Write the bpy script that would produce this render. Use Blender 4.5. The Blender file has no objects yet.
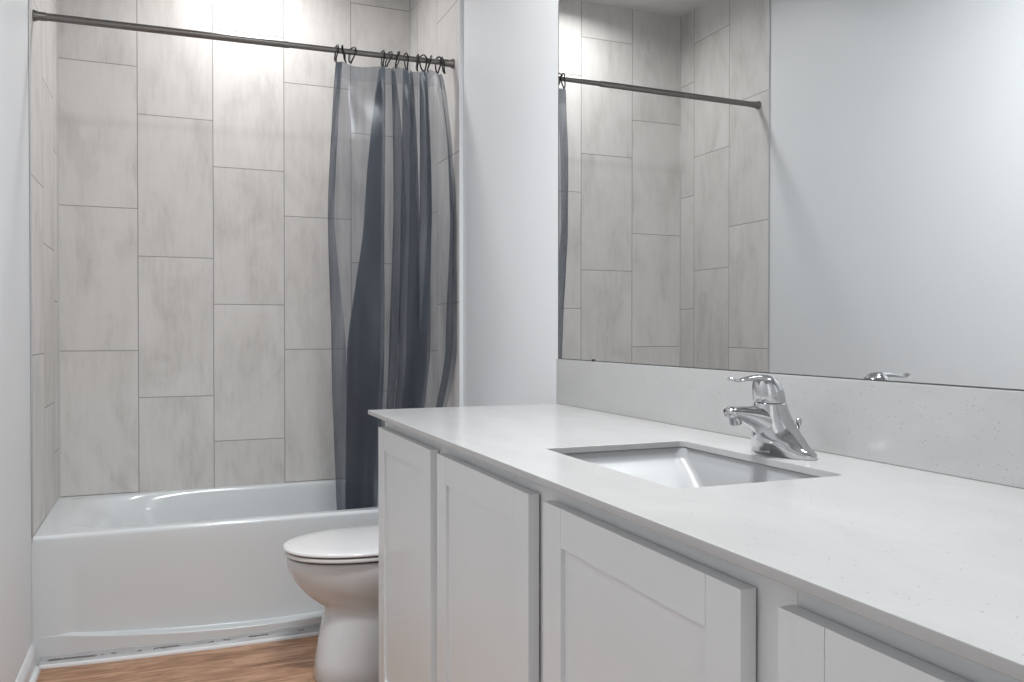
import bpy, bmesh, math, random
from mathutils import Vector, Matrix
PI = math.pi
random.seed(4)
SC = bpy.context.scene
COL = SC.collection

# ---------------------------------------------------------------- camera
cam_d = bpy.data.cameras.new('camera')
cam = bpy.data.objects.new('camera', cam_d)
COL.objects.link(cam)
CAMP = Vector((0.4224, -3.9993, 1.1407))
YAW, PITCH, FPX = 0.3873, -0.0109, 845.9
cam.location = CAMP
cam.rotation_euler = (PI / 2 + PITCH, 0, -YAW)
cam_d.sensor_fit = 'HORIZONTAL'
cam_d.sensor_width = 36.0
cam_d.lens = FPX * 36.0 / 1024.0
cam_d.clip_start = 0.01
SC.camera = cam

# ---------------------------------------------------------------- world, lights, exposure
SC.view_settings.view_transform = 'Standard'
SC.view_settings.look = 'None'
SC.view_settings.gamma = 1.0
SC.view_settings.exposure = 0.0
SC.view_settings.use_curve_mapping = False
SC.cycles.transparent_max_bounces = 32     # the pushed-together curtain is many sheets deep
W = bpy.data.worlds.new('world')
SC.world = W
W.use_nodes = True
W.node_tree.nodes['Background'].inputs[0].default_value = (0.985, 0.993, 1.0, 1)
W.node_tree.nodes['Background'].inputs[1].default_value = 1.1


def area(name, loc, size, power, rot=(0, 0, 0), color=(1, 1, 1), shape='DISK', size_y=None, spread=PI):
    d = bpy.data.lights.new(name, 'AREA')
    d.spread = spread
    d.shape = shape
    d.size = size
    if size_y:
        d.size_y = size_y
    d.energy = power
    d.color = color
    o = bpy.data.objects.new(name, d)
    o.location = loc
    o.rotation_euler = rot
    COL.objects.link(o)
    return o


CEIL = 2.879
area('shower_lamp', (0.76, -0.36, CEIL - 0.012), 0.18, 9.5, color=(1.0, 0.99, 0.98), spread=2.8)
area('room_lamp', (0.84, -2.65, CEIL - 0.055), 0.40, 38.0, color=(0.985, 0.993, 1.0), spread=2.75)


# ---------------------------------------------------------------- material helpers
def new_mat(name):
    m = bpy.data.materials.new(name)
    m.use_nodes = True
    nt = m.node_tree
    return m, nt, nt.nodes['Principled BSDF']


def setp(b, **k):
    for n, v in k.items():
        n = n.replace('_', ' ')
        if n in b.inputs:
            b.inputs[n].default_value = v


def math_n(nt, op, a, b=None, c=None):
    n = nt.nodes.new('ShaderNodeMath')
    n.operation = op
    for i, v in enumerate((a, b, c)):
        if v is None:
            continue
        if isinstance(v, (int, float)):
            n.inputs[i].default_value = v
        else:
            nt.links.new(v, n.inputs[i])
    return n.outputs[0]


def coords(nt):
    g = nt.nodes.new('ShaderNodeNewGeometry')     # world position: every wall is at the origin
    s = nt.nodes.new('ShaderNodeSeparateXYZ')
    nt.links.new(g.outputs['Position'], s.inputs[0])
    return g.outputs['Position'], s.outputs


def noise(nt, vec, scale, detail=4, rough=0.55, stretch=None, dist=0.0):
    if stretch:
        mp = nt.nodes.new('ShaderNodeMapping')
        mp.inputs['Scale'].default_value = stretch
        nt.links.new(vec, mp.inputs[0])
        vec = mp.outputs[0]
    n = nt.nodes.new('ShaderNodeTexNoise')
    n.inputs['Scale'].default_value = scale
    n.inputs['Detail'].default_value = detail
    n.inputs['Roughness'].default_value = rough
    n.inputs['Distortion'].default_value = dist
    nt.links.new(vec, n.inputs['Vector'])
    return n.outputs['Fac']


def ramp(nt, fac, stops):
    r = nt.nodes.new('ShaderNodeValToRGB')
    el = r.color_ramp.elements
    while len(el) < len(stops):
        el.new(0.5)
    for e, (p, c) in zip(el, stops):
        e.position = p
        e.color = (*c, 1) if len(c) == 3 else c
    nt.links.new(fac, r.inputs[0])
    return r.outputs[0]


def mixc(nt, fac, a, b, blend='MIX'):
    n = nt.nodes.new('ShaderNodeMix')
    n.data_type = 'RGBA'
    n.blend_type = blend
    for i, v in ((0, fac), (6, a), (7, b)):
        if isinstance(v, (int, float)):
            n.inputs[i].default_value = v
        elif isinstance(v, tuple):
            n.inputs[i].default_value = (*v, 1)
        else:
            nt.links.new(v, n.inputs[i])
    return n.outputs[2]


def bump(nt, b, h, strength=0.2, dist=0.001):
    n = nt.nodes.new('ShaderNodeBump')
    n.inputs['Strength'].default_value = strength
    n.inputs['Distance'].default_value = dist
    nt.links.new(h, n.inputs['Height'])
    nt.links.new(n.outputs[0], b.inputs['Normal'])


def simple(name, col, rough=0.5, metal=0.0, coat=0.0, tex=0.02, scale=6.0, bmp=0.0, bscale=200.0):
    m, nt, b = new_mat(name)
    P, _ = coords(nt)
    f = noise(nt, P, scale)
    lo = tuple(max(0, c * (1 - tex)) for c in col)
    hi = tuple(min(1, c * (1 + tex)) for c in col)
    nt.links.new(ramp(nt, f, [(0.3, lo), (0.7, hi)]), b.inputs['Base Color'])
    setp(b, Roughness=rough, Metallic=metal, Coat_Weight=coat)
    if bmp:
        bump(nt, b, noise(nt, P, bscale, 2), bmp, 0.0006)
    return m


TW, TH = 0.3078, 0.6126


def tile_mat(name, axis, u0, base, step, shift=0):
    """vertical 12 x 24 in. stone-look tiles, each column a third of a tile lower than its neighbour"""
    m, nt, b = new_mat(name)
    P, s = coords(nt)
    u = s[0] if axis == 'x' else math_n(nt, 'MULTIPLY', s[1], -1.0)
    u = math_n(nt, 'DIVIDE', math_n(nt, 'SUBTRACT', u, u0), TW)
    ci = math_n(nt, 'FLOOR', u)
    uf = math_n(nt, 'FRACT', u)
    cm = math_n(nt, 'FLOORED_MODULO', math_n(nt, 'ADD', ci, shift), 3.0)
    v = math_n(nt, 'SUBTRACT', s[2], math_n(nt, 'ADD', math_n(nt, 'MULTIPLY', cm, step), base))
    v = math_n(nt, 'DIVIDE', v, TH)
    ri = math_n(nt, 'FLOOR', v)
    vf = math_n(nt, 'FRACT', v)
    du = math_n(nt, 'MULTIPLY', math_n(nt, 'MINIMUM', uf, math_n(nt, 'SUBTRACT', 1.0, uf)), TW)
    dv = math_n(nt, 'MULTIPLY', math_n(nt, 'MINIMUM', vf, math_n(nt, 'SUBTRACT', 1.0, vf)), TH)
    d = math_n(nt, 'MINIMUM', du, dv)
    grout = math_n(nt, 'LESS_THAN', d, 0.0016)
    # per-tile shift of the pattern
    cmb = nt.nodes.new('ShaderNodeCombineXYZ')
    nt.links.new(ci, cmb.inputs[0])
    nt.links.new(ri, cmb.inputs[1])
    wn = nt.nodes.new('ShaderNodeTexWhiteNoise')
    wn.noise_dimensions = '3D'
    nt.links.new(cmb.outputs[0], wn.inputs['Vector'])
    vm = nt.nodes.new('ShaderNodeVectorMath')
    vm.operation = 'MULTIPLY_ADD'
    nt.links.new(wn.outputs['Color'], vm.inputs[0])
    vm.inputs[1].default_value = (7, 7, 7)
    nt.links.new(P, vm.inputs[2])
    Q = vm.outputs[0]
    n1 = noise(nt, Q, 3.2, 6, 0.6, stretch=(1.6, 1.6, 0.8), dist=0.6)
    n2 = noise(nt, Q, 14, 5, 0.7, stretch=(2.6, 2.6, 0.35))
    n3 = noise(nt, Q, 60, 3, 0.6, stretch=(2.0, 2.0, 0.3))
    f = math_n(nt, 'ADD', math_n(nt, 'MULTIPLY', n1, 0.62),
               math_n(nt, 'ADD', math_n(nt, 'MULTIPLY', n2, 0.26), math_n(nt, 'MULTIPLY', n3, 0.12)))
    c = ramp(nt, f, [(0.35, (0.51, 0.488, 0.472)), (0.45, (0.60, 0.580, 0.563)),
                     (0.52, (0.65, 0.630, 0.614)), (0.64, (0.69, 0.670, 0.655))])
    tint = math_n(nt, 'MULTIPLY_ADD', wn.outputs['Value'], 0.07, 0.965)
    vm2 = nt.nodes.new('ShaderNodeVectorMath')
    vm2.operation = 'SCALE'
    nt.links.new(c, vm2.inputs[0])
    nt.links.new(tint, vm2.inputs['Scale'])
    c = mixc(nt, grout, vm2.outputs[0], (0.25, 0.235, 0.22))
    nt.links.new(c, b.inputs['Base Color'])
    setp(b, Roughness=0.55)
    nt.links.new(math_n(nt, 'MULTIPLY_ADD', grout, 0.3, 0.55), b.inputs['Roughness'])
    gsm = math_n(nt, 'MINIMUM', math_n(nt, 'DIVIDE', d, 0.003), 1.0)
    bump(nt, b, gsm, 0.35, 0.0008)
    return m


def wood_mat():
    m, nt, b = new_mat('wood_plank_floor')
    P, s = coords(nt)
    v = math_n(nt, 'DIVIDE', math_n(nt, 'ADD', s[1], 0.10), 0.152)
    ri = math_n(nt, 'FLOOR', v)
    vf = math_n(nt, 'FRACT', v)
    cmb = nt.nodes.new('ShaderNodeCombineXYZ')
    nt.links.new(ri, cmb.inputs[0])
    wn = nt.nodes.new('ShaderNodeTexWhiteNoise')
    nt.links.new(cmb.outputs[0], wn.inputs['Vector'])
    vm = nt.nodes.new('ShaderNodeVectorMath')
    vm.operation = 'MULTIPLY_ADD'
    nt.links.new(wn.outputs['Color'], vm.inputs[0])
    vm.inputs[1].default_value = (5, 5, 5)
    nt.links.new(P, vm.inputs[2])
    Q = vm.outputs[0]
    n1 = noise(nt, Q, 4.0, 6, 0.65, stretch=(0.8, 6, 1), dist=1.2)
    n2 = noise(nt, Q, 24, 5, 0.7, stretch=(0.5, 5, 1), dist=0.5)
    f = math_n(nt, 'ADD', math_n(nt, 'MULTIPLY', n1, 0.65), math_n(nt, 'MULTIPLY', n2, 0.35))
    c = ramp(nt, f, [(0.38, (0.17, 0.078, 0.038)), (0.48, (0.36, 0.19, 0.105)), (0.58, (0.52, 0.31, 0.19))])
    seam = math_n(nt, 'LESS_THAN', math_n(nt, 'MINIMUM', vf, math_n(nt, 'SUBTRACT', 1.0, vf)), 0.008)
    c = mixc(nt, math_n(nt, 'MULTIPLY', seam, 0.7), c, (0.10, 0.045, 0.022))
    nt.links.new(c, b.inputs['Base Color'])
    setp(b, Roughness=0.38)
    bump(nt, b, n2, 0.08, 0.001)
    return m


def quartz_mat():
    m, nt, b = new_mat('white_quartz')
    P, _ = coords(nt)
    vo = nt.nodes.new('ShaderNodeTexVoronoi')
    vo.inputs['Scale'].default_value = 150
    nt.links.new(P, vo.inputs['Vector'])
    dot = math_n(nt, 'LESS_THAN', vo.outputs['Distance'], 0.17)
    sep = nt.nodes.new('ShaderNodeSeparateColor')
    nt.links.new(vo.outputs['Color'], sep.inputs[0])
    pick = math_n(nt, 'GREATER_THAN', sep.outputs[0], 0.80)
    dot = math_n(nt, 'MULTIPLY', math_n(nt, 'MULTIPLY', dot, pick), sep.outputs[1])
    dot = math_n(nt, 'MULTIPLY', dot, 0.62)
    n1 = noise(nt, P, 5, 5, 0.6, stretch=(1.5, 0.6, 1.5), dist=0.8)
    n2 = noise(nt, P, 70, 4, 0.7)
    c = ramp(nt, n1, [(0.3, (0.415, 0.415, 0.415)), (0.7, (0.460, 0.460, 0.460))])
    c = mixc(nt, math_n(nt, 'MULTIPLY', n2, 0.10), c, (0.45, 0.45, 0.45))
    c = mixc(nt, dot, c, (0.12, 0.11, 0.10))
    nt.links.new(c, b.inputs['Base Color'])
    setp(b, Roughness=0.2)
    return m


def curtain_mat(hem=False):
    m, nt, b = new_mat('clear_blue_grey_vinyl' + ('_hem' if hem else ''))
    out = nt.nodes['Material Output']
    nt.nodes.remove(b)
    P, s = coords(nt)
    n = noise(nt, P, 13, 4, 0.6, stretch=(2.0, 1.0, 0.14))
    tr = nt.nodes.new('ShaderNodeBsdfTransparent')
    lw = nt.nodes.new('ShaderNodeLayerWeight')      # a slanted sheet is seen through more vinyl
    lw.inputs[0].default_value = 0.5
    thin = ramp(nt, n, [(0.35, (0.56, 0.575, 0.605)), (0.65, (0.76, 0.77, 0.785))])
    nt.links.new(mixc(nt, math_n(nt, 'POWER', lw.outputs['Facing'], 1.25), thin, (0.12, 0.135, 0.175)), tr.inputs[0])
    df = nt.nodes.new('ShaderNodeBsdfDiffuse')
    df.inputs[0].default_value = (0.27, 0.31, 0.37, 1)
    tl = nt.nodes.new('ShaderNodeBsdfTranslucent')
    tl.inputs[0].default_value = (0.27, 0.31, 0.37, 1)
    gl = nt.nodes.new('ShaderNodeBsdfGlossy')
    gl.inputs['Roughness'].default_value = 0.22
    gl.inputs[0].default_value = (0.55, 0.58, 0.62, 1)
    bp = nt.nodes.new('ShaderNodeBump')
    bp.inputs['Strength'].default_value = 0.25
    bp.inputs['Distance'].default_value = 0.004
    nt.links.new(noise(nt, P, 14, 3, 0.5, stretch=(1, 1, 0.5)), bp.inputs['Height'])
    nt.links.new(bp.outputs[0], gl.inputs['Normal'])
    m0 = nt.nodes.new('ShaderNodeMixShader')
    m0.inputs[0].default_value = 0.4
    nt.links.new(df.outputs[0], m0.inputs[1])
    nt.links.new(tl.outputs[0], m0.inputs[2])
    m1 = nt.nodes.new('ShaderNodeMixShader')
    m1.inputs[0].default_value = 0.34 if hem else 0.15
    nt.links.new(tr.outputs[0], m1.inputs[1])
    nt.links.new(m0.outputs[0], m1.inputs[2])
    fr = nt.nodes.new('ShaderNodeFresnel')
    fr.inputs['IOR'].default_value = 1.4
    m2 = nt.nodes.new('ShaderNodeMixShader')
    nt.links.new(math_n(nt, 'MINIMUM', fr.outputs[0], 0.5), m2.inputs[0])
    nt.links.new(m1.outputs[0], m2.inputs[1])
    nt.links.new(gl.outputs[0], m2.inputs[2])
    nt.links.new(m2.outputs[0], out.inputs['Surface'])
    return m


def caulk_mat():
    m, nt, b = new_mat('dirty_white_caulk')
    P, s = coords(nt)
    n1 = noise(nt, P, 9, 6, 0.75, stretch=(1.0, 1, 9), dist=0.4)
    band = math_n(nt, 'LESS_THAN', math_n(nt, 'ABSOLUTE', math_n(nt, 'SUBTRACT', s[2],
                  math_n(nt, 'MULTIPLY_ADD', n1, 0.014, 0.017))), 0.0024)
    n2 = noise(nt, P, 13, 4, 0.6, stretch=(1, 1, 2))
    on = math_n(nt, 'GREATER_THAN', n2, 0.50)
    c = ramp(nt, n1, [(0.3, (0.40, 0.43, 0.46)), (0.6, (0.56, 0.585, 0.61))])
    c = mixc(nt, math_n(nt, 'LESS_THAN', s[2], 0.0125), c, (0.80, 0.81, 0.82))    # the bead along the floor is fresh white
    c = mixc(nt, math_n(nt, 'MULTIPLY', math_n(nt, 'MULTIPLY', band, on), 0.85), c, (0.13, 0.115, 0.10))
    nt.links.new(c, b.inputs['Base Color'])
    setp(b, Roughness=0.4)
    return m


M = dict(
    wall=simple('cool_white_wall_paint', (0.75, 0.77, 0.79), 0.42, tex=0.012, scale=2, bmp=0.12, bscale=260),
    ceil=simple('ceiling_paint', (0.70, 0.70, 0.70), 0.7, tex=0.01, bmp=0.15),
    trimw=simple('white_trim_paint', (0.74, 0.74, 0.74), 0.35, tex=0.015),
    base=simple('scuffed_baseboard_paint', (0.70, 0.72, 0.74), 0.35, tex=0.06, scale=25),
    tile_b=tile_mat('stone_tile_back', 'x', 0.0, 0.447, -0.2042),
    tile_l=tile_mat('stone_tile_side', 'y', 0.130, 0.040, 0.2042, 1),
    tile_r=tile_mat('stone_tile_far_side', 'y', 0.130, 0.240, 0.2042, 1),
    tiletrim=simple('white_tile_edge_trim', (0.74, 0.74, 0.74), 0.22, tex=0.01),
    wood=wood_mat(),
    quartz=quartz_mat(),
    cab=simple('white_cabinet_paint', (0.71, 0.735, 0.75), 0.33, tex=0.012, scale=3),
    cabin=simple('cabinet_inside', (0.42, 0.36, 0.28), 0.6),
    porc=simple('white_porcelain', (0.665, 0.69, 0.71), 0.09, coat=0.3, tex=0.006),
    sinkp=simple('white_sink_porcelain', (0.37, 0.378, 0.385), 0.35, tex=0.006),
    acr=simple('white_acrylic_tub', (0.665, 0.70, 0.72), 0.16, coat=0.2, tex=0.012, scale=4),
    seat=simple('white_seat_plastic', (0.74, 0.74, 0.745), 0.14, tex=0.005),
    chrome=simple('polished_chrome', (0.55, 0.555, 0.565), 0.07, metal=1.0, tex=0.01),
    chromed=simple('dark_aerator_mesh', (0.25, 0.25, 0.26), 0.3, metal=1.0),
    alu=simple('satin_grey_edge_trim', (0.50, 0.51, 0.52), 0.28, metal=0.5, tex=0.01),
    bead=simple('tile_coloured_caulk', (0.52, 0.51, 0.495), 0.16, tex=0.01),
    rod=simple('brushed_pewter', (0.20, 0.19, 0.18), 0.32, metal=0.85, tex=0.06, scale=40),
    hook=simple('black_wire', (0.015, 0.015, 0.017), 0.35, metal=0.3),
    rubber=simple('black_rubber', (0.02, 0.02, 0.02), 0.6),
    gap=simple('dark_bumper_and_gap_shade', (0.05, 0.05, 0.05), 0.5),  # real bumpers, and the painted shade between toilet seat and lid
    caulk=caulk_mat(),
    edge=simple('mirror_edge', (0.10, 0.11, 0.11), 0.3, metal=0.4),
    badge=simple('grey_badge', (0.42, 0.42, 0.42), 0.35),
    lampshade=simple('lamp_housing', (0.8, 0.8, 0.8), 0.4),
    curtain=curtain_mat(), hem=curtain_mat(True),
)
mm, nt_, b_ = new_mat('silvered_mirror')
setp(b_, Base_Color=(0.80, 0.82, 0.825, 1), Metallic=1.0, Roughness=0.0)
M['mirror'] = mm
mm, nt_, b_ = new_mat('lit_diffuser')
setp(b_, Base_Color=(0.9, 0.9, 0.9, 1), Emission_Color=(1, 0.98, 0.95, 1), Emission_Strength=4.0)
M['glow'] = mm


# ---------------------------------------------------------------- mesh helpers
def obj(name, bm, mat, parent=None, smooth=False, bevel=0.0, segs=2, solidify=0.0, subsurf=0):
    me = bpy.data.meshes.new(name)
    bmesh.ops.recalc_face_normals(bm, faces=bm.faces[:])
    bm.to_mesh(me)
    bm.free()
    me.materials.append(mat)
    if smooth:
        for p in me.polygons:
            p.use_smooth = True
    o = bpy.data.objects.new(name, me)
    COL.objects.link(o)
    if bevel:
        md = o.modifiers.new('bevel', 'BEVEL')
        md.width = bevel
        md.segments = segs
        md.limit_method = 'ANGLE'
        md.angle_limit = math.radians(40)
        for p in me.polygons:
            p.use_smooth = True
        wn = o.modifiers.new('wn', 'WEIGHTED_NORMAL')
    if solidify:
        md = o.modifiers.new('sol', 'SOLIDIFY')
        md.thickness = solidify
    if subsurf:
        md = o.modifiers.new('sub', 'SUBSURF')
        md.levels = md.render_levels = subsurf
    if parent:
        o.parent = parent
        o.matrix_parent_inverse = Matrix.Translation(parent.location).inverted() if parent.type == 'EMPTY' else Matrix()
    return o


def thing(name, label, cat, loc=(0, 0, 0), group=None):
    o = bpy.data.objects.new(name, None)
    COL.objects.link(o)
    o.location = loc
    o.empty_display_size = 0.05
    tag(o, label, cat, group)
    return o


def tag(o, label, cat, group=None):
    o['label'] = label
    o['category'] = cat
    if group:
        o['group'] = group
    return o


def struct(o, label=None):
    o['kind'] = 'structure'
    if label:
        o['label'] = label
    return o


def box(bm, a, b):
    vs = [bm.verts.new((x, y, z)) for x in (a[0], b[0]) for y in (a[1], b[1]) for z in (a[2], b[2])]
    for f in ((0, 1, 3, 2), (4, 6, 7, 5), (0, 4, 5, 1), (2, 3, 7, 6), (0, 2, 6, 4), (1, 5, 7, 3)):
        bm.faces.new([vs[i] for i in f])
    return vs


def B(a, b):
    bm = bmesh.new()
    box(bm, a, b)
    return bm


def loft(bm, rings, cap0=True, cap1=True, closed=True):
    vr = [[bm.verts.new(p) for p in r] for r in rings]
    n = len(vr[0])
    for i in range(len(vr) - 1):
        for j in range(n if closed else n - 1):
            k = (j + 1) % n
            bm.faces.new((vr[i][j], vr[i][k], vr[i + 1][k], vr[i + 1][j]))
    if cap0:
        bm.faces.new(vr[0][::-1])
    if cap1:
        bm.faces.new(vr[-1])
    return vr


def crom(pts, n):
    """Catmull-Rom through a list of tuples"""
    out = []
    P = [pts[0]] + list(pts) + [pts[-1]]
    for i in range(1, len(P) - 2):
        for k in range(n):
            t = k / n
            out.append(tuple(0.5 * (2 * b + (c - a) * t + (2 * a - 5 * b + 4 * c - d) * t * t + (3 * b - a - 3 * c + d) * t ** 3)
                             for a, b, c, d in zip(P[i - 1], P[i], P[i + 1], P[i + 2])))
    out.append(tuple(pts[-1]))
    return out


def sweep(bm, path, ra, rb=None, n=16, up=(0, 1, 0), cap=True):
    """tube along path; ra = radii along 'up', rb = radii across"""
    path = [Vector(p) for p in path]
    m = len(path)
    ra = ra if isinstance(ra, (list, tuple)) else [ra] * m
    rb = ra if rb is None else (rb if isinstance(rb, (list, tuple)) else [rb] * m)
    rings = []
    for i, p in enumerate(path):
        t = (path[min(i + 1, m - 1)] - path[max(i - 1, 0)]).normalized()
        u = Vector(up)
        u = (u - t * u.dot(t)).normalized()
        w = t.cross(u)
        rings.append([p + u * (ra[i] * math.cos(2 * PI * j / n)) + w * (rb[i] * math.sin(2 * PI * j / n)) for j in range(n)])
    loft(bm, rings, cap, cap)


def cyl(bm, p0, p1, r0, r1=None, n=24):
    d = Vector(p1) - Vector(p0)
    up = (0, 0, 1) if abs(d.normalized().z) < 0.9 else (0, 1, 0)
    sweep(bm, [p0, p1], [r0, r0 if r1 is None else r1], n=n, up=up)


def ell(cx, cy, z, ax, ay, n=32, e=2.0):
    r = []
    for j in range(n):
        c, s = math.cos(2 * PI * j / n), math.sin(2 * PI * j / n)
        r.append((cx + ax * math.copysign(abs(c) ** (2 / e), c), cy + ay * math.copysign(abs(s) ** (2 / e), s), z))
    return r


# ---------------------------------------------------------------- the room
XL, XR, YN = -0.005, 1.536, -4.75
XS, YD, ZT = 1.5208, -0.741, 0.4445       # shower tile plane, tub front, tub rim
struct(obj('floor', B((XL - 0.1, YN, -0.05), (XR + 0.1, 0.1, 0.0)), M['wood']), 'warm brown wood-look plank floor')
struct(obj('ceiling', B((XL - 0.1, YN, CEIL), (XR + 0.1, 0.1, CEIL + 0.06)), M['ceil']))
struct(obj('wall_left', B((XL - 0.1, YN, 0), (XL, 0.1, CEIL)), M['wall']))
struct(obj('wall_right', B((XR, YN, 0), (XR + 0.1, 0.1, CEIL)), M['wall']))
bm = bmesh.new()                          # wall behind the viewer with an open doorway
box(bm, (XL, YN, 0), (0.06, YN + 0.1, CEIL))
box(bm, (0.88, YN, 0), (XR, YN + 0.1, CEIL))
box(bm, (0.06, YN, 2.05), (0.88, YN + 0.1, CEIL))
struct(obj('wall_front', bm, M['wall']), 'wall behind the viewer with an open doorway')
struct(obj('wall_shower_back', B((XL, 0.0, 0), (XR, 0.08, CEIL)), M['tile_b']), 'shower back wall of tall stone-look tiles')
struct(obj('wall_shower_left', B((XL, YD, ZT - 0.02), (0.0, 0.0, CEIL)), M['tile_l']), 'tiled left wall of the tub alcove')
struct(obj('wall_shower_right', B((XS, YD, ZT - 0.02), (XR, 0.0, CEIL)), M['tile_r']), 'tiled right wall of the tub alcove')
struct(obj('trim_1', B((XL, YD - 0.006, ZT), (0.001, YD + 0.001, CEIL)), M['alu'], bevel=0.002), 'slim white tile edge strip on the left')
struct(obj('trim_2', B((XS - 0.001, YD - 0.006, ZT), (XR, YD + 0.001, CEIL)), M['wall'], bevel=0.002), 'slim white tile edge strip behind the curtain')
# vertical caulk beads in the two tiled corners
for nm, x, sx in (('trim_3', 0.0, 1), ('trim_4', XS, -1)):
    bm = bmesh.new()
    loft(bm, [[(x, -0.0065, z), (x + sx * 0.002, -0.0022, z), (x + sx * 0.0065, 0.0, z), (x, 0, z)] for z in (ZT, CEIL)])
    struct(obj(nm, bm, M['bead']), 'pale caulk bead in tiled corner')


# baseboard with a moulded top, quarter round at its foot
def profile_run(name, prof, x, sx, y0, y1, mat):
    bm = bmesh.new()
    loft(bm, [[(x + sx * a, y, z) for a, z in prof] for y in (y0, y1)])
    return struct(obj(name, bm, mat))


pf = [(0, 0), (0.014, 0), (0.014, 0.058), (0.0125, 0.062), (0.0125, 0.067), (0.0095, 0.071), (0.0095, 0.076), (0.005, 0.083), (0.003, 0.086), (0, 0.086)]
qr = [(0.014, 0.0)] + [(0.014 + 0.015 * math.cos(a), 0.018 * math.sin(a)) for a in [i * PI / 12 for i in range(7)]]
bl = profile_run('baseboard_left', pf, XL, 1, YN, YD - 0.002, M['base'])
profile_run('trim_5', qr, XL, 1, YN, YD - 0.032, M['base'])['label'] = 'white quarter-round moulding along the left baseboard'
profile_run('baseboard_right', pf, XR, -1, -1.665, YD - 0.002, M['base'])

# ---------------------------------------------------------------- bathtub
def bow(x):
    t = max(0.0, min(1.0, x / 1.52))
    return 0.037 * (math.sin(PI * t) ** 0.75)


def ledge_z(x):
    t = max(0, min(1, (x - 0.1) / 1.32))
    return 0.104 - 0.040 * math.sin(PI * t) ** 0.8


bm = bmesh.new()
X0, X1 = 0.0005, XS - 0.0005
YB = -0.001
N = 96


def rect_pt(j, x0, x1, y0, y1):
    """point on a rectangle in the direction of the j-th ellipse point"""
    c, s = math.cos(2 * PI * j / N), math.sin(2 * PI * j / N)
    m_ = max(abs(c), abs(s))
    return ((x0 + x1) / 2 + (x1 - x0) / 2 * c / m_, (y0 + y1) / 2 + (y1 - y0) / 2 * s / m_)


def open_ring(z, x0, x1, y0, y1, e):
    cx, cy = (x0 + x1) / 2, (y0 + y1) / 2
    r = []
    for j in range(N):
        c, s = math.cos(2 * PI * j / N), math.sin(2 * PI * j / N)
        m_ = max(abs(c), abs(s))
        c, s = c / m_, s / m_
        k = (abs(c) ** e + abs(s) ** e) ** (-1 / e)
        r.append((cx + (x1 - x0) / 2 * c * k, cy + (y1 - y0) / 2 * s * k, z))
    return r


rings = []
rings.append([(*rect_pt(j, X0, X1, YD + 0.014, YB), ZT) for j in range(N)])
ox0, ox1, oy0, oy1 = 0.10, 1.44, YD + 0.058, YB - 0.040
rings.append(open_ring(ZT, ox0 - 0.02, ox1 + 0.012, oy0 - 0.010, oy1 + 0.010, 5.5))
rings.append(open_ring(ZT - 0.001, ox0, ox1 + 0.004, oy0 - 0.004, oy1 + 0.004, 5.2))
rings.append(open_ring(ZT - 0.007, ox0 + 0.022, ox1, oy0, oy1, 5.0))
rings.append(open_ring(ZT - 0.022, ox0 + 0.055, ox1 - 0.004, oy0 + 0.004, oy1 - 0.004, 4.6))
rings.append(open_ring(ZT - 0.070, ox0 + 0.115, ox1 - 0.012, oy0 + 0.012, oy1 - 0.012, 4.2))
rings.append(open_ring(ZT - 0.16, ox0 + 0.17, ox1 - 0.025, oy0 + 0.024, oy1 - 0.024, 4.0))
rings.append(open_ring(ZT - 0.26, ox0 + 0.23, ox1 - 0.045, oy0 + 0.044, oy1 - 0.044, 3.8))
rings.append(open_ring(ZT - 0.325, ox0 + 0.29, ox1 - 0.08, oy0 + 0.08, oy1 - 0.08, 3.6))
rings.append(open_ring(ZT - 0.35, ox0 + 0.42, ox1 - 0.16, oy0 + 0.16, oy1 - 0.16, 3.2))
rings.append(open_ring(ZT - 0.355, ox0 + 0.6, ox1 - 0.5, oy0 + 0.27, oy1 - 0.27, 2.4))
loft(bm, rings, False, True)
# apron: flat framed panel above a bowed lower lip
xs = [XL + 0.0003 + (X1 - XL) * i / 120 for i in range(121)]


def apron_y(x, z):
    zl = ledge_z(x)
    inp = min(1.0, max(0.0, (x - 0.085) / 0.03), max(0.0, (1.435 - x) / 0.03)) if 0.085 < x < 1.435 else 0.0
    y_hi = YD - 0.006 * 0
    rec = 0.006 * inp * min(1.0, max(0.0, (0.40 - z) / 0.20))
    y_lo = YD - bow(x)
    t = max(0.0, min(1.0, (zl + 0.004 - z) / 0.007))
    t = t * t * (3 - 2 * t)
    side = 1 - inp
    tt = max(t, side * max(0.0, min(1.0, (0.30 - z) / 0.25)))
    return (y_hi + rec) * (1 - tt) + y_lo * tt


zs = [0.0, 0.02, 0.04]
cols = []
for x in xs:
    zl = ledge_z(x)
    zz = [0.0, 0.03, zl - 0.03, zl - 0.012] + [zl - 0.006 + 0.0015 * k for k in range(9)] + [zl + 0.02, 0.17, 0.22, 0.28, 0.33, 0.37, 0.40]
    cols.append([(x, apron_y(x, z), z) for z in zz]
                + [(x, YD + a, ZT - b) for a, b in ((0.0, 0.016), (0.0005, 0.0105), (0.0022, 0.006), (0.0055, 0.0024), (0.0095, 0.0006), (0.0141, 0.0))])
loft(bm, cols, False, False, closed=False)
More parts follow.
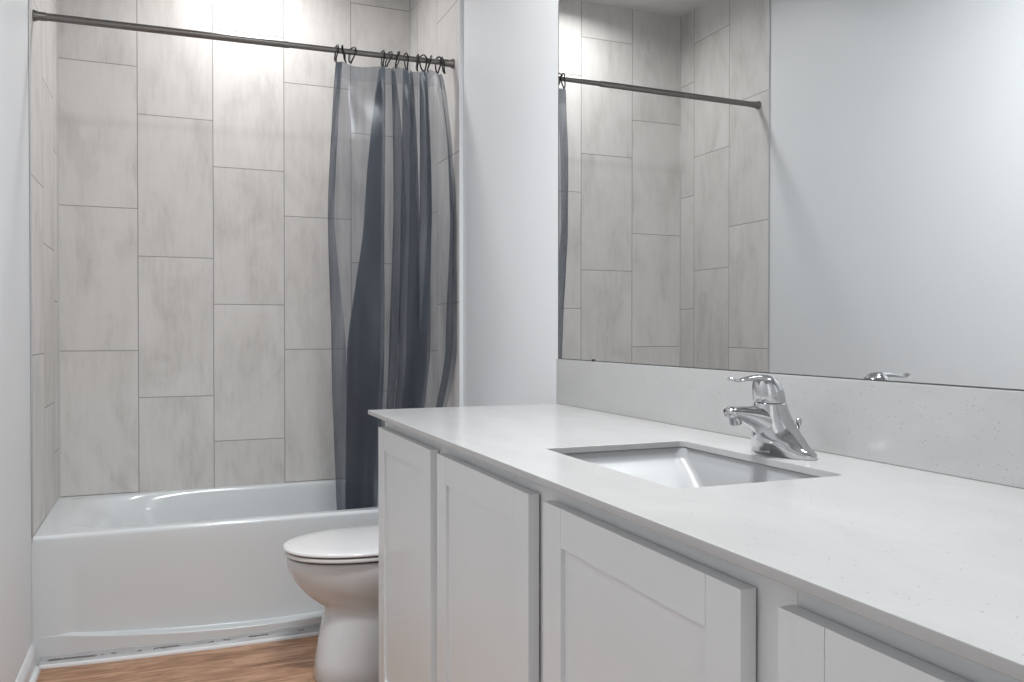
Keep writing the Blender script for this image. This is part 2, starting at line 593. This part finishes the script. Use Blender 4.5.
# end, back and underside closing faces
box(bm, (X0, YD + 0.03, 0.0), (X0 + 0.004, YB, ZT - 0.013))
box(bm, (X1 - 0.004, YD + 0.03, 0.0), (X1, YB, ZT - 0.013))
box(bm, (X0, YB - 0.004, 0.0), (X1, YB, ZT - 0.013))
tub = thing('bathtub', 'white alcove bathtub with a bowed front apron below the tiled walls', 'bathtub', (0.76, YD, 0))
shell = obj('tub_shell', bm, M['acr'], tub, smooth=True)
bm = bmesh.new()
loft(bm, [ell(0.082, -0.052, ZT + 0.0001, 0.028, 0.010), ell(0.082, -0.052, ZT + 0.0015, 0.027, 0.009)])
obj('badge', bm, M['badge'], tub)['label'] = 'small oval grey badge on the rim'
bm = bmesh.new()
cyl(bm, (1.15, -0.36, ZT - 0.3552), (1.15, -0.36, ZT - 0.350), 0.034)
obj('drain', bm, M['chrome'], tub, bevel=0.002)
bm = bmesh.new()
cyl(bm, (1.407, -0.36, ZT - 0.12), (1.425, -0.36, ZT - 0.12), 0.036)
obj('overflow_plate', bm, M['chrome'], tub, bevel=0.003)
# caulked strip along the foot of the tub
bm = bmesh.new()
cols = []
for x in [0.018 + (XR - 0.034) * i / 160 for i in range(161)]:
    y = YD - bow(x)
    h = 0.036 + 0.003 * math.sin(x * 9) + 0.0015 * math.sin(x * 47 + 1)
    cols.append([(x, y + 0.004, 0.0), (x, y - 0.017, 0.0), (x, y - 0.0165, 0.006), (x, y - 0.014, 0.010), (x, y - 0.010, 0.012),
                 (x, y - 0.0045, h * 0.6), (x, y - 0.002, h), (x, y + 0.004, h + 0.001)])
loft(bm, cols)
struct(obj('trim_6', bm, M['caulk'], smooth=False), 'dirty white caulked strip along the foot of the bathtub')

# ---------------------------------------------------------------- toilet (faces the left wall)
TY = -1.185
to = thing('toilet', 'white elongated toilet with closed lid between bathtub and vanity', 'toilet', (1.10, TY, 0))


def egg(z, x0, x1, w, n=64, e=2.15, bias=0.56):
    """outline with its rounded nose at x0 (towards the left wall)"""
    xm = x0 + (x1 - x0) * bias
    r = []
    for j in range(n):
        a = 2 * PI * j / n
        c, s = math.cos(a), math.sin(a)
        ax = (xm - x0) if c < 0 else (x1 - xm)
        ee = e if c < 0 else 3.0
        r.append((xm + ax * math.copysign(abs(c) ** (2 / ee), c), TY + w * math.copysign(abs(s) ** (2 / ee), s), z))
    return r


bm = bmesh.new()
loft(bm, [egg(0.0, 0.868, 1.40, 0.118, e=3), egg(0.004, 0.864, 1.40, 0.121, e=3), egg(0.06, 0.872, 1.40, 0.116, e=2.9),
          egg(0.14, 0.885, 1.41, 0.108, e=2.7), egg(0.205, 0.898, 1.42, 0.102, e=2.5), egg(0.232, 0.900, 1.44, 0.104, e=2.3),
          egg(0.245, 0.880, 1.45, 0.118, e=2.2), egg(0.262, 0.858, 1.46, 0.133), egg(0.285, 0.833, 1.47, 0.150), egg(0.315, 0.808, 1.48, 0.166),
          egg(0.345, 0.791, 1.49, 0.176), egg(0.368, 0.783, 1.495, 0.181), egg(0.392, 0.781, 1.50, 0.183),
          egg(0.3985, 0.784, 1.50, 0.181), egg(0.400, 0.792, 1.49, 0.175)])
obj('bowl', bm, M['porc'], to, smooth=True)


def slab(z0, z1, x0, x1, w, r=0.004, dome=0.0, inset=0.0):
    rg = [egg(z0, x0 + 0.0015, x1, w - 0.0015), egg(z0 + 0.0015, x0, x1, w), egg(z1 - r, x0, x1, w), egg(z1 - r * 0.3, x0 + r * 0.45, x1 - r * .4, w - r * 0.45),
          egg(z1, x0 + r * 1.6, x1 - r, w - r * 1.6)]
    if dome:
        rg += [egg(z1 + dome * 0.5, x0 + 0.05, x1 - 0.03, w - 0.05), egg(z1 + dome * 0.9, x0 + 0.12, x1 - 0.08, w - 0.11),
               egg(z1 + dome, x0 + 0.2, x1 - 0.16, w - 0.165)]
    return rg


bm = bmesh.new()
loft(bm, slab(0.4062, 0.4180, 0.774, 1.27, 0.1855, r=0.002))
obj('seat', bm, M['seat'], to, smooth=True)
bm = bmesh.new()
loft(bm, slab(0.4238, 0.4355, 0.769, 1.28, 0.190, r=0.006, dome=0.005))
obj('lid', bm, M['seat'], to, smooth=True)
bm = bmesh.new()
loft(bm, [egg(0.4001, 0.782, 1.27, 0.178), egg(0.4236, 0.782, 1.27, 0.178)])
obj('seat_gap_shade', bm, M['gap'], to)  # added dark filler standing in for shadow in the bowl, seat and lid slots
for sy in (-1, 1):                      # seat bumpers and hinge caps
    bm = bmesh.new()
    cyl(bm, (1.285, TY + sy * 0.075, 0.401), (1.285, TY + sy * 0.075, 0.432), 0.016)
    obj('hinge_cap', bm, M['seat'], to, bevel=0.004)
for x, sy in ((0.86, -1), (0.86, 1), (1.15, -1), (1.15, 1)):
    bm = bmesh.new()
    cyl(bm, (x, TY + sy * (0.125 if x < 1 else 0.165), 0.4005), (x, TY + sy * (0.125 if x < 1 else 0.165), 0.4225), 0.007, n=10)
    obj('seat_bumper', bm, M['gap'], to)
bm = bmesh.new()
loft(bm, [ell(1.428, TY, z, ax, ay, 48, 6) for z, ax, ay in ((0.395, 0.075, 0.185), (0.41, 0.084, 0.196), (0.55, 0.088, 0.203), (0.715, 0.091, 0.208))])
obj('tank', bm, M['porc'], to, smooth=True)
bm = bmesh.new()
loft(bm, [ell(1.427, TY, z, ax, ay, 48, 6) for z, ax, ay in ((0.716, 0.093, 0.210), (0.720, 0.098, 0.216), (0.738, 0.098, 0.216), (0.745, 0.094, 0.212), (0.747, 0.08, 0.2))])
obj('tank_lid', bm, M['porc'], to, smooth=True)
bm = bmesh.new()
cyl(bm, (1.34, TY - 0.15, 0.665), (1.325, TY - 0.15, 0.665), 0.011)
sweep(bm, [(1.327, TY - 0.15, 0.665), (1.325, TY - 0.12, 0.663), (1.325, TY - 0.08, 0.657)], [0.006, 0.006, 0.008], n=10, up=(1, 0, 0))
obj('flush_lever', bm, M['chrome'], to, smooth=True)

for ch in to.children:
    ch.scale = (1, 1, 1.022)

# ---------------------------------------------------------------- vanity
ZC, ZCB = 0.9217, 0.9095
XF, XD, YC0, YC1 = 0.9435, 0.965, -1.652, -4.12
XFR = 0.9875                              # face of the face frames
DT, DB = 0.8765, 0.135                    # door top / bottom
DOORS = [(-1.6865, -2.187), (-2.237, -2.740), (-2.799, -3.289), (-3.346, -3.83)]


def door_bm(y0, y1):
    """shaker door: frame with a sunk flat panel; y0 is the far edge"""
    bm = bmesh.new()
    xf, xb, rec, sw = XD, XD + 0.019, 0.0065, 0.0012
    st, rl = 0.0625, 0.0585
    ya, yb = y1, y0
    ys = [ya, ya + st - sw, ya + st, yb - st, yb - st + sw, yb]
    zs_ = [DB, DB + rl, DT - rl, DT]
    nz, ny = len(zs_) - 1, len(ys) - 1

    def depth(a, b):
        if not (0 <= a < ny and 0 <= b < nz):
            return xb
        if b == 1:
            return xf + rec if a == 2 else xf
        return xf + 0.0009 if a in (1, 3) else xf      # hairline seam between stile and rail

    vert = {}

    def V(x, y, z):
        k = (round(x, 6), round(y, 6), round(z, 6))
        if k not in vert:
            vert[k] = bm.verts.new(k)
        return vert[k]

    def F(*p):
        try:
            bm.faces.new([V(*q) for q in p])
        except ValueError:
            pass

    for a in range(ny):
        for b in range(nz):
            d = depth(a, b)
            F((d, ys[a], zs_[b]), (d, ys[a + 1], zs_[b]), (d, ys[a + 1], zs_[b + 1]), (d, ys[a], zs_[b + 1]))
            F((xb, ys[a], zs_[b]), (xb, ys[a], zs_[b + 1]), (xb, ys[a + 1], zs_[b + 1]), (xb, ys[a + 1], zs_[b]))
    for a in range(ny + 1):
        for b in range(nz):
            d0, d1 = depth(a - 1, b), depth(a, b)
            if abs(d0 - d1) > 1e-6:
                F((d0, ys[a], zs_[b]), (d1, ys[a], zs_[b]), (d1, ys[a], zs_[b + 1]), (d0, ys[a], zs_[b + 1]))
    for b in range(nz + 1):
        for a in range(ny):
            d0, d1 = depth(a, b - 1), depth(a, b)
            if abs(d0 - d1) > 1e-6:
                F((d0, ys[a], zs_[b]), (d1, ys[a], zs_[b]), (d1, ys[a + 1], zs_[b]), (d0, ys[a + 1], zs_[b]))
    return bm


def cabinet(y0, y1, doors, label):
    c = thing('vanity_cabinet', label, 'cabinet', (1.25, (y0 + y1) / 2, 0), 'white shaker cabinets under the countertop')
    xb = XR - 0.002
    bm = bmesh.new()
    e = 0.0004
    ya, yb = y1 + e, y0 - e
    box(bm, (XFR + 0.019, ya, 0.10), (xb, ya + 0.016, ZCB - 0.0005))
    box(bm, (XFR + 0.019, yb - 0.016, 0.10), (xb, yb, ZCB - 0.0005))
    box(bm, (XFR + 0.019, ya + 0.016, 0.10), (xb, yb - 0.016, 0.116))
    box(bm, (xb - 0.006, ya + 0.016, 0.116), (xb, yb - 0.016, ZCB - 0.0005))
    obj('carcass', bm, M['cab'], c, bevel=0.0006, segs=1)
    bm = bmesh.new()
    # face frame: outer stiles, one stile between doors, rails
    edges = [yb] + [v for d in doors for v in (d[0] - 0.012, d[1] + 0.012)] + [ya]
    for k in range(0, len(edges), 2):
        box(bm, (XFR, edges[k + 1], 0.10), (XFR + 0.019, edges[k], ZCB - 0.0005))
    for d in doors:
        box(bm, (XFR, d[1] + 0.012, DT - 0.012), (XFR + 0.019, d[0] - 0.012, ZCB - 0.0005))
        box(bm, (XFR, d[1] + 0.012, 0.10), (XFR + 0.019, d[0] - 0.012, DB + 0.012))
    obj('face_frame', bm, M['cab'], c)
    bm = bmesh.new()
    box(bm, (XFR + 0.065, ya, 0.0), (XFR + 0.080, yb, 0.0998))
    box(bm, (XFR + 0.080, ya, 0.0), (xb, ya + 0.016, 0.0998))
    box(bm, (XFR + 0.080, yb - 0.016, 0.0), (xb, yb, 0.0998))
    obj('toe_kick', bm, M['cab'], c)
    for d in doors:
        dr = obj('door', door_bm(*d), M['cab'], c)
        for z in (DB + 0.04, DT - 0.04):
            bm = bmesh.new()
            cyl(bm, (XD + 0.019, d[1] + 0.03, z), (XFR, d[1] + 0.03, z), 0.005, n=10)
            obj('bumper', bm, M['gap'], dr)
    return c


cabinet(-1.670, -2.212, [DOORS[0]], 'white shaker vanity cabinet farthest from view, next to the toilet')
cabinet(-2.212, -3.3475, [DOORS[1], DOORS[2]], 'white double-door shaker vanity cabinet directly below the sink')
cabinet(-3.3475, -4.10, [DOORS[3]], 'white shaker vanity cabinet nearest the viewer at the lower right corner')

# countertop with a rectangular sink cut-out
SX0, SX1, SY0, SY1 = 1.078, 1.383, -2.996, -2.555


def rrect(x0, x1, y0, y1, r, z, n=8):
    pts = []
    for cx, cy, a0 in ((x1 - r, y1 - r, 0), (x0 + r, y1 - r, PI / 2), (x0 + r, y0 + r, PI), (x1 - r, y0 + r, 1.5 * PI)):
        for k in range(n + 1):
            a = a0 + PI / 2 * k / n
            pts.append((cx + r * math.cos(a), cy + r * math.sin(a), z))
    return pts


bm = bmesh.new()
n8 = 8
inner = rrect(SX0, SX1, SY0, SY1, 0.012, 0, n8)


def outer_pts():
    pts = []
    x0, x1, y0, y1 = XF, XR - 0.0005, YC1, YC0
    cs = ((x1, y1), (x0, y1), (x0, y0), (x1, y0))
    for i, (x, y) in enumerate(cs):
        for k in range(n8 + 1):
            pts.append((x, y))
    return pts


op = outer_pts()
for z in (ZC, ZCB):
    vi = [bm.verts.new((p[0], p[1], z)) for p in inner]
    co = [bm.verts.new(p) for p in ((XR - 0.0005, YC0, z), (XF, YC0, z), (XF, YC1, z), (XR - 0.0005, YC1, z))]
    if z == ZC:
        ti, tc = vi, co
    for q in range(4):
        for k in range(n8):
            i = q * (n8 + 1) + k
            bm.faces.new((vi[i], vi[i + 1], co[q]))
        i = q * (n8 + 1) + n8
        bm.faces.new((vi[i], vi[(i + 1) % len(vi)], co[(q + 1) % 4], co[q]))
for a, b in ((ti, vi), (tc, co)):
    for i in range(len(a)):
        k = (i + 1) % len(a)
        bm.faces.new((a[i], a[k], b[k], b[i]))
ct = obj('countertop', bm, M['quartz'], bevel=0.0012)
tag(ct, 'long white speckled quartz countertop with a rectangular sink cut-out', 'countertop')

bs = obj('backsplash', B((1.5265, YC1, ZC + 0.0003), (XR - 0.0005, YC0, 1.0575)), M['quartz'], bevel=0.001)
tag(bs, 'low speckled white quartz backsplash strip standing along the countertop below the mirror', 'backsplash')

# undermount sink
sk = thing('sink', 'white rectangular undermount sink set below the countertop', 'sink', ((SX0 + SX1) / 2, (SY0 + SY1) / 2, ZCB))
bm = bmesh.new()
o_ = 0.004
zt = ZCB - 0.0006
cx, cy = (SX0 + SX1) / 2, (SY0 + SY1) / 2


def rr(ins, z, r):
    return rrect(SX0 - o_ + ins, SX1 + o_ - ins, SY0 - o_ + ins, SY1 + o_ - ins, r, z)


def rs(ix0, ix1, iy0, iy1, dz, r):
    return rrect(SX0 - o_ + ix0, SX1 + o_ - ix1, SY0 - o_ + iy0, SY1 + o_ - iy1, r, zt - dz)


loft(bm, [rs(.012, .012, .05, .05, .160, .03), rs(-.014, -.014, -.010, -.010, .06, .03), rs(-.022, -.022, -.022, -.022, .012, .03), rs(-.022, -.022, -.022, -.022, 0, .03),
          rs(0, 0, 0, 0, 0, .022), rs(.001, .001, .001, .001, .003, .022), rs(.003, .002, .004, .004, .018, .022), rs(.005, .004, .008, .008, .024, .024),
          rs(.010, .009, .040, .040, .044, .026), rs(.014, .013, .080, .080, .078, .028), rs(.020, .018, .115, .115, .104, .032), rs(.034, .030, .140, .140, .124, .040),
          rs(.065, .060, .165, .165, .138, .045), rs(.112, .112, .182, .182, .144, .028)])
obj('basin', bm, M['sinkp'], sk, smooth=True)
bm = bmesh.new()
loft(bm, [ell(cx, cy, zt - 0.1465, 0.031, 0.031), ell(cx, cy, zt - 0.142, 0.030, 0.030), ell(cx, cy, zt - 0.141, 0.024, 0.024),
          ell(cx, cy, zt - 0.143, 0.021, 0.021)])
obj('drain', bm, M['chrome'], sk, smooth=True)

# ---------------------------------------------------------------- faucet
FY = -2.784
fa = thing('faucet', 'polished chrome single-handle faucet standing behind the sink', 'faucet', (1.44, FY, ZC))
bm = bmesh.new()
secs = crom([(ZC + .0002, 1.441, .0320, .0790), (.9285, 1.440, .0335, .0790), (.9340, 1.438, .0360, .0730), (.9410, 1.4345, .0400, .0610), (.9520, 1.4295, .0435, .0500),
             (.9660, 1.425, .0420, .0385), (.9840, 1.419, .0370, .0318), (1.0000, 1.415, .0320, .0290), (1.0150, 1.4125, .0288, .0275)], 4)
loft(bm, [ell(x, FY, z, ax, ay, 48) for z, x, ax, ay in secs])
# spout arching forward from the column
sp = crom([(1.438, .940, .034, .026), (1.424, .962, .031, .030), (1.404, .979, .027, .0275), (1.384, .989, .0235, .0215), (1.360, .9955, .0200, .0155),
           (1.340, .9990, .0180, .0115), (1.3275, 1.0005, .0158, .0105), (1.3215, 1.0005, .0120, .0080)], 5)
sweep(bm, [(x, FY, z) for x, z, a, b in sp], [a for x, z, a, b in sp], [b for x, z, a, b in sp], n=28)
obj('faucet_body', bm, M['chrome'], fa, smooth=True)
bm = bmesh.new()
cyl(bm, (1.337, FY, .994), (1.3385, FY, .9795), .0115, .0105)
ae = obj('aerator', bm, M['chrome'], fa, bevel=0.001)
bm = bmesh.new()
cyl(bm, (1.3385, FY, .9796), (1.3386, FY, .9788), .0085)
obj('aerator_screen', bm, M['chromed'], ae)
hd = None
bm = bmesh.new()
secs = crom([(1.0163, 1.412, .0278, .0270), (1.020, 1.411, .0288, .0278), (1.034, 1.4085, .0278, .0272), (1.047, 1.4050, .0248, .0245), (1.0560, 1.403, .0205, .0200),
             (1.0605, 1.400, .0120, .0120), (1.0615, 1.399, .003, .003)], 4)
loft(bm, [ell(x, FY, z, ax, ay, 40) for z, x, ax, ay in secs])
lv = crom([(1.425, 1.046, .014, .006), (1.408, 1.0570, .0165, .0070), (1.386, 1.0600, .0135, .0058), (1.364, 1.0585, .0095, .0042), (1.346, 1.0555, .0080, .0030),
           (1.335, 1.0560, .0095, .0032), (1.3275, 1.0590, .0085, .0028), (1.3245, 1.0605, .004, .0015)], 5)
sweep(bm, [(x, FY, z) for x, z, a, b in lv], [a for x, z, a, b in lv], [b for x, z, a, b in lv], n=20)
obj('handle', bm, M['chrome'], fa, smooth=True)
bm = bmesh.new()
cyl(bm, (1.474, FY, .930), (1.4765, FY, .972), .0020, n=12)
loft(bm, [ell(1.4765, FY, z, r, r, 16) for z, r in ((.971, .0025), (.974, .0048), (.980, .0052), (.984, .0038), (.985, .001))])
obj('lift_rod', bm, M['chrome'], fa, smooth=True)

# ---------------------------------------------------------------- mirror
mi = thing('mirror', 'large frameless wall mirror above the backsplash', 'mirror', (1.534, -2.9, 1.06))
YM0, YM1, ZM0, ZM1 = -1.6565, -4.12, 1.0600, 2.15
obj('mirror_glass', B((1.5315, YM1, ZM0), (XR - 0.0005, YM0, ZM1)), M['mirror'], mi)
bm = bmesh.new()
box(bm, (1.5300, YM1, ZM0 - 0.0018), (XR - 0.0005, YM0, ZM0 - 0.0001))
box(bm, (1.5308, YM0 + 0.0001, ZM0 - 0.0018), (XR - 0.0005, YM0 + 0.0020, ZM1))
obj('mirror_edge', bm, M['edge'], mi)
bm = bmesh.new()
cyl(bm, (1.5270, -1.887, 1.0600), (1.5314, -1.887, 1.0600), 0.0035, n=12)
obj('mirror_clip', bm, M['rubber'], mi)

# ---------------------------------------------------------------- curtain rod
RY = -0.667


def rod_z(x):
    return 2.2305 + 0.0150 * x / 1.5208


rd = thing('curtain_rod', 'dark pewter tension rod spanning the tub alcove near the top', 'curtain rod', (0.76, RY, rod_z(0.76)))


def R(x):
    return (x, RY, rod_z(x))


bm = bmesh.new()
cyl(bm, R(0.02), R(0.86), 0.0132)
obj('outer_tube', bm, M['rod'], rd, smooth=False, bevel=0.0008)
bm = bmesh.new()
cyl(bm, R(0.85), R(XS - 0.02), 0.0110)
obj('inner_tube', bm, M['rod'], rd, bevel=0.0008)
for x0, x1, x2, s in ((0.0002, 0.006, 0.042, 1), (XS - 0.0002, XS - 0.006, XS - 0.042, -1)):
    bm = bmesh.new()
    sweep(bm, [R(x0), R(x0 + s * .004), R(x0 + s * .010), R(x0 + s * .014), R(x2 - s * .002), R(x2)], [0.0195, 0.0198, 0.0175, 0.0150, 0.0146, 0.0138], n=28, up=(0, 0, 1))
    obj('end_cap', bm, M['rod'], rd, smooth=True)

# ---------------------------------------------------------------- shower curtain
ZTOP, ZBOT = 2.205, 0.27
# horizontal paths (x, y offset) at four heights; the same number of turning points in each
TOPP = [(1.066, .010), (1.036, -.012), (1.100, .022), (1.225, -.020), (1.213, .000), (1.224, .010), (1.215, .016), (1.280, .026), (1.262, .004), (1.320, -.026), (1.306, -.004), (1.352, .022),
        (1.340, .002), (1.392, -.024), (1.376, .000), (1.415, .024), (1.398, -.004), (1.440, -.024), (1.468, .006), (1.478, .012)]
MIDP = [(1.036, .020), (1.010, .002), (1.090, -.022), (1.226, -.034), (1.150, -.006), (1.222, .008), (1.158, .020), (1.330, .034), (1.272, .010), (1.362, -.030), (1.300, -.004), (1.385, .026),
        (1.338, .004), (1.420, -.030), (1.378, .000), (1.440, .030), (1.418, .008), (1.505, -.060), (1.499, -.035), (1.515, -.075)]
LOWP = [(1.088, .028), (1.026, .006), (1.110, -.016), (1.232, -.030), (1.085, -.004), (1.222, .010), (1.095, .020), (1.296, .034), (1.262, .010), (1.372, -.026), (1.296, -.004), (1.394, .026),
        (1.330, .004), (1.424, -.026), (1.350, .002), (1.425, .032), (1.392, .010), (1.500, -.085), (1.480, -.060), (1.516, -.110)]
BOTP = [(1.130, .030), (1.022, .010), (1.120, -.010), (1.235, -.022), (1.060, -.002), (1.225, .010), (1.070, .020), (1.280, .034), (1.255, .012), (1.360, -.018), (1.285, .002), (1.390, .026),
        (1.320, .006), (1.425, -.018), (1.345, .004), (1.420, .036), (1.380, .014), (1.470, -.014), (1.440, .008), (1.508, .018)]
NS = 10
BOTP = [(1.040 + (x - 1.0) * 0.70, y) for x, y in BOTP]
paths = [crom(p, NS) for p in (TOPP, MIDP, LOWP, BOTP)]
keyz = [ZTOP, 1.55, 0.95, 0.40]
keyv = [0.0, 0.36, 0.69, 1.0]


def curtain_pt(j, v):
    z = ZTOP + (ZBOT - ZTOP) * v
    ks = [ZTOP, 1.60, 1.05, ZBOT]
    for k in range(3):
        if z >= ks[k + 1] - 1e-9:
            t = (ks[k] - z) / (ks[k] - ks[k + 1])
            break
    q = [paths[max(0, k - 1)][j], paths[k][j], paths[k + 1][j], paths[min(3, k + 2)][j]]
    tt = t if k else t ** 0.7
    x = q[1][0] + (q[2][0] - q[1][0]) * (tt * tt * (3 - 2 * tt) * 0.5 + tt * 0.5)
    y = q[1][1] + (q[2][1] - q[1][1]) * tt
    # the sheet slips inside the tub rim on its way down
    inb = max(0.0, min(1.0, (1.9 - z) / 1.4))
    y = RY + y * (1 - 0.25 * inb) + 0.062 * inb
    y += 0.0028 * math.sin(j * 0.55 + z * 5.1) * math.sin(z * 11 + j * 0.23) + 0.0008 * math.sin(z * 31 + j * 0.7)
    # scallops between the hooks
    if v < 0.06:
        z -= 0.014 * abs(math.sin(PI * j * 11.5 / (len(paths[0]) - 1))) * (1 - v / 0.06)
    return (x, y, z)


nj = len(paths[0])
NV = 90
vs_all = [0.035 * i / 4 for i in range(4)] + [0.035 + (1 - 0.035) * i / NV for i in range(NV + 1)]
cu = thing('shower_curtain', 'translucent blue-grey vinyl shower curtain pushed to the right end of the rod', 'shower curtain', (1.26, RY, ZTOP))
bm = bmesh.new()
loft(bm, [[curtain_pt(j, v) for j in range(nj)] for v in vs_all[4:]], False, False, closed=False)
obj('curtain_sheet', bm, M['curtain'], cu, smooth=True)
bm = bmesh.new()
loft(bm, [[curtain_pt(j, v) for j in range(nj)] for v in vs_all[:5]], False, False, closed=False)
obj('top_hem', bm, M['hem'], cu, smooth=True)['label'] = 'paler doubled hem along the top edge'

# hooks: one pear-shaped wire loop, copied along the rod
HX = [1.041, 1.068, 1.103, 1.225, 1.250, 1.287, 1.320, 1.368, 1.391, 1.420, 1.455, 1.474]
HA = [0.10, -0.35, 0.45, 0.05, 0.25, -0.40, 0.1, -0.08, 0.5, -0.2, 0.3, -0.12]
pts = []
for i in range(25):
    a = -0.62 * PI + 2 * PI * 0.94 * i / 24
    r = 0.0195
    y, z = r * math.sin(a + PI), r * math.cos(a + PI)
    if z < 0:
        z = z * 1.9
        y *= (1 - 0.30 * min(1, -z / 0.035))
    pts.append((0.0, y, z))
pts = [(0.0015 * math.sin(k), p[1], p[2]) for k, p in enumerate(pts)]
HB = [0.10, -0.20, 0.20, 0.02, 0.28, 0.22, -0.10, 0.05, -0.15, 0.25, 0.05, -0.20]
HL = ['leftmost black wire hook at the free end of the shower curtain',
      'black wire hook, second from the left on the curtain rod, tilted left',
      'black wire hook, third from the left, crossing its neighbour over the rod',
      'upright black wire hook right after the wide gap in the row of hooks',
      'black wire hook, fifth from the left, tilted beside the upright one',
      'black wire hook, sixth from the left, leaning over the rod',
      'black wire hook, seventh from the left, nearly upright',
      'black wire hook, eighth from the left on the curtain rod',
      'black wire hook, fourth from the right end of the curtain rod, swung sideways',
      'black wire hook, third from the right end of the curtain rod',
      'black wire hook, second from the right end of the curtain rod',
      'rightmost black wire hook, nearest the rod end at the side wall']
proto = None
for i, (x, a) in enumerate(zip(HX, HA)):
    if proto is None:
        bm = bmesh.new()
        sweep(bm, pts, 0.0031, n=8, up=(1, 0, 0))
        for e in (pts[0], pts[-1]):
            bmesh.ops.create_icosphere(bm, subdivisions=1, radius=0.0036, matrix=Matrix.Translation(e))
        proto = obj('curtain_hook', bm, M['hook'], smooth=True)
        o = proto
    else:
        o = proto.copy()
        COL.objects.link(o)
    o.location = (x, RY, rod_z(x) - 0.0015)
    o.scale = (1, 1.12, 1.15)
    o.rotation_euler = (0, HB[i], a)
    tag(o, HL[i], 'curtain hook', 'black wire hooks holding the shower curtain')

# ---------------------------------------------------------------- ceiling lamps (above the frame)
lp = thing('recessed_light', 'round recessed ceiling light above the bathtub', 'ceiling light', (0.76, -0.36, CEIL))
bm = bmesh.new()
loft(bm, [ell(0.76, -0.36, z, r, r, 40) for z, r in ((CEIL - 0.0002, 0.092), (CEIL - 0.006, 0.090), (CEIL - 0.008, 0.078), (CEIL - 0.003, 0.068))], False, False)
obj('trim_ring', bm, M['lampshade'], lp, smooth=True)
bm = bmesh.new()
loft(bm, [ell(0.76, -0.36, z, 0.068, 0.068, 40) for z in (CEIL - 0.0035, CEIL - 0.0030)])
obj('diffuser', bm, M['glow'], lp)
lp = thing('ceiling_light', 'round flush ceiling light above the vanity', 'ceiling light', (0.84, -2.65, CEIL))
bm = bmesh.new()
loft(bm, [ell(0.84, -2.65, z, r, r, 48) for z, r in ((CEIL - 0.0002, 0.165), (CEIL - 0.030, 0.165), (CEIL - 0.032, 0.155))])
obj('base_ring', bm, M['lampshade'], lp, bevel=0.002)
bm = bmesh.new()
loft(bm, [ell(0.84, -2.65, z, r, r, 48) for z, r in ((CEIL - 0.033, 0.15), (CEIL - 0.042, 0.145), (CEIL - 0.048, 0.12), (CEIL - 0.050, 0.06))])
obj('diffuser', bm, M['glow'], lp, smooth=True)
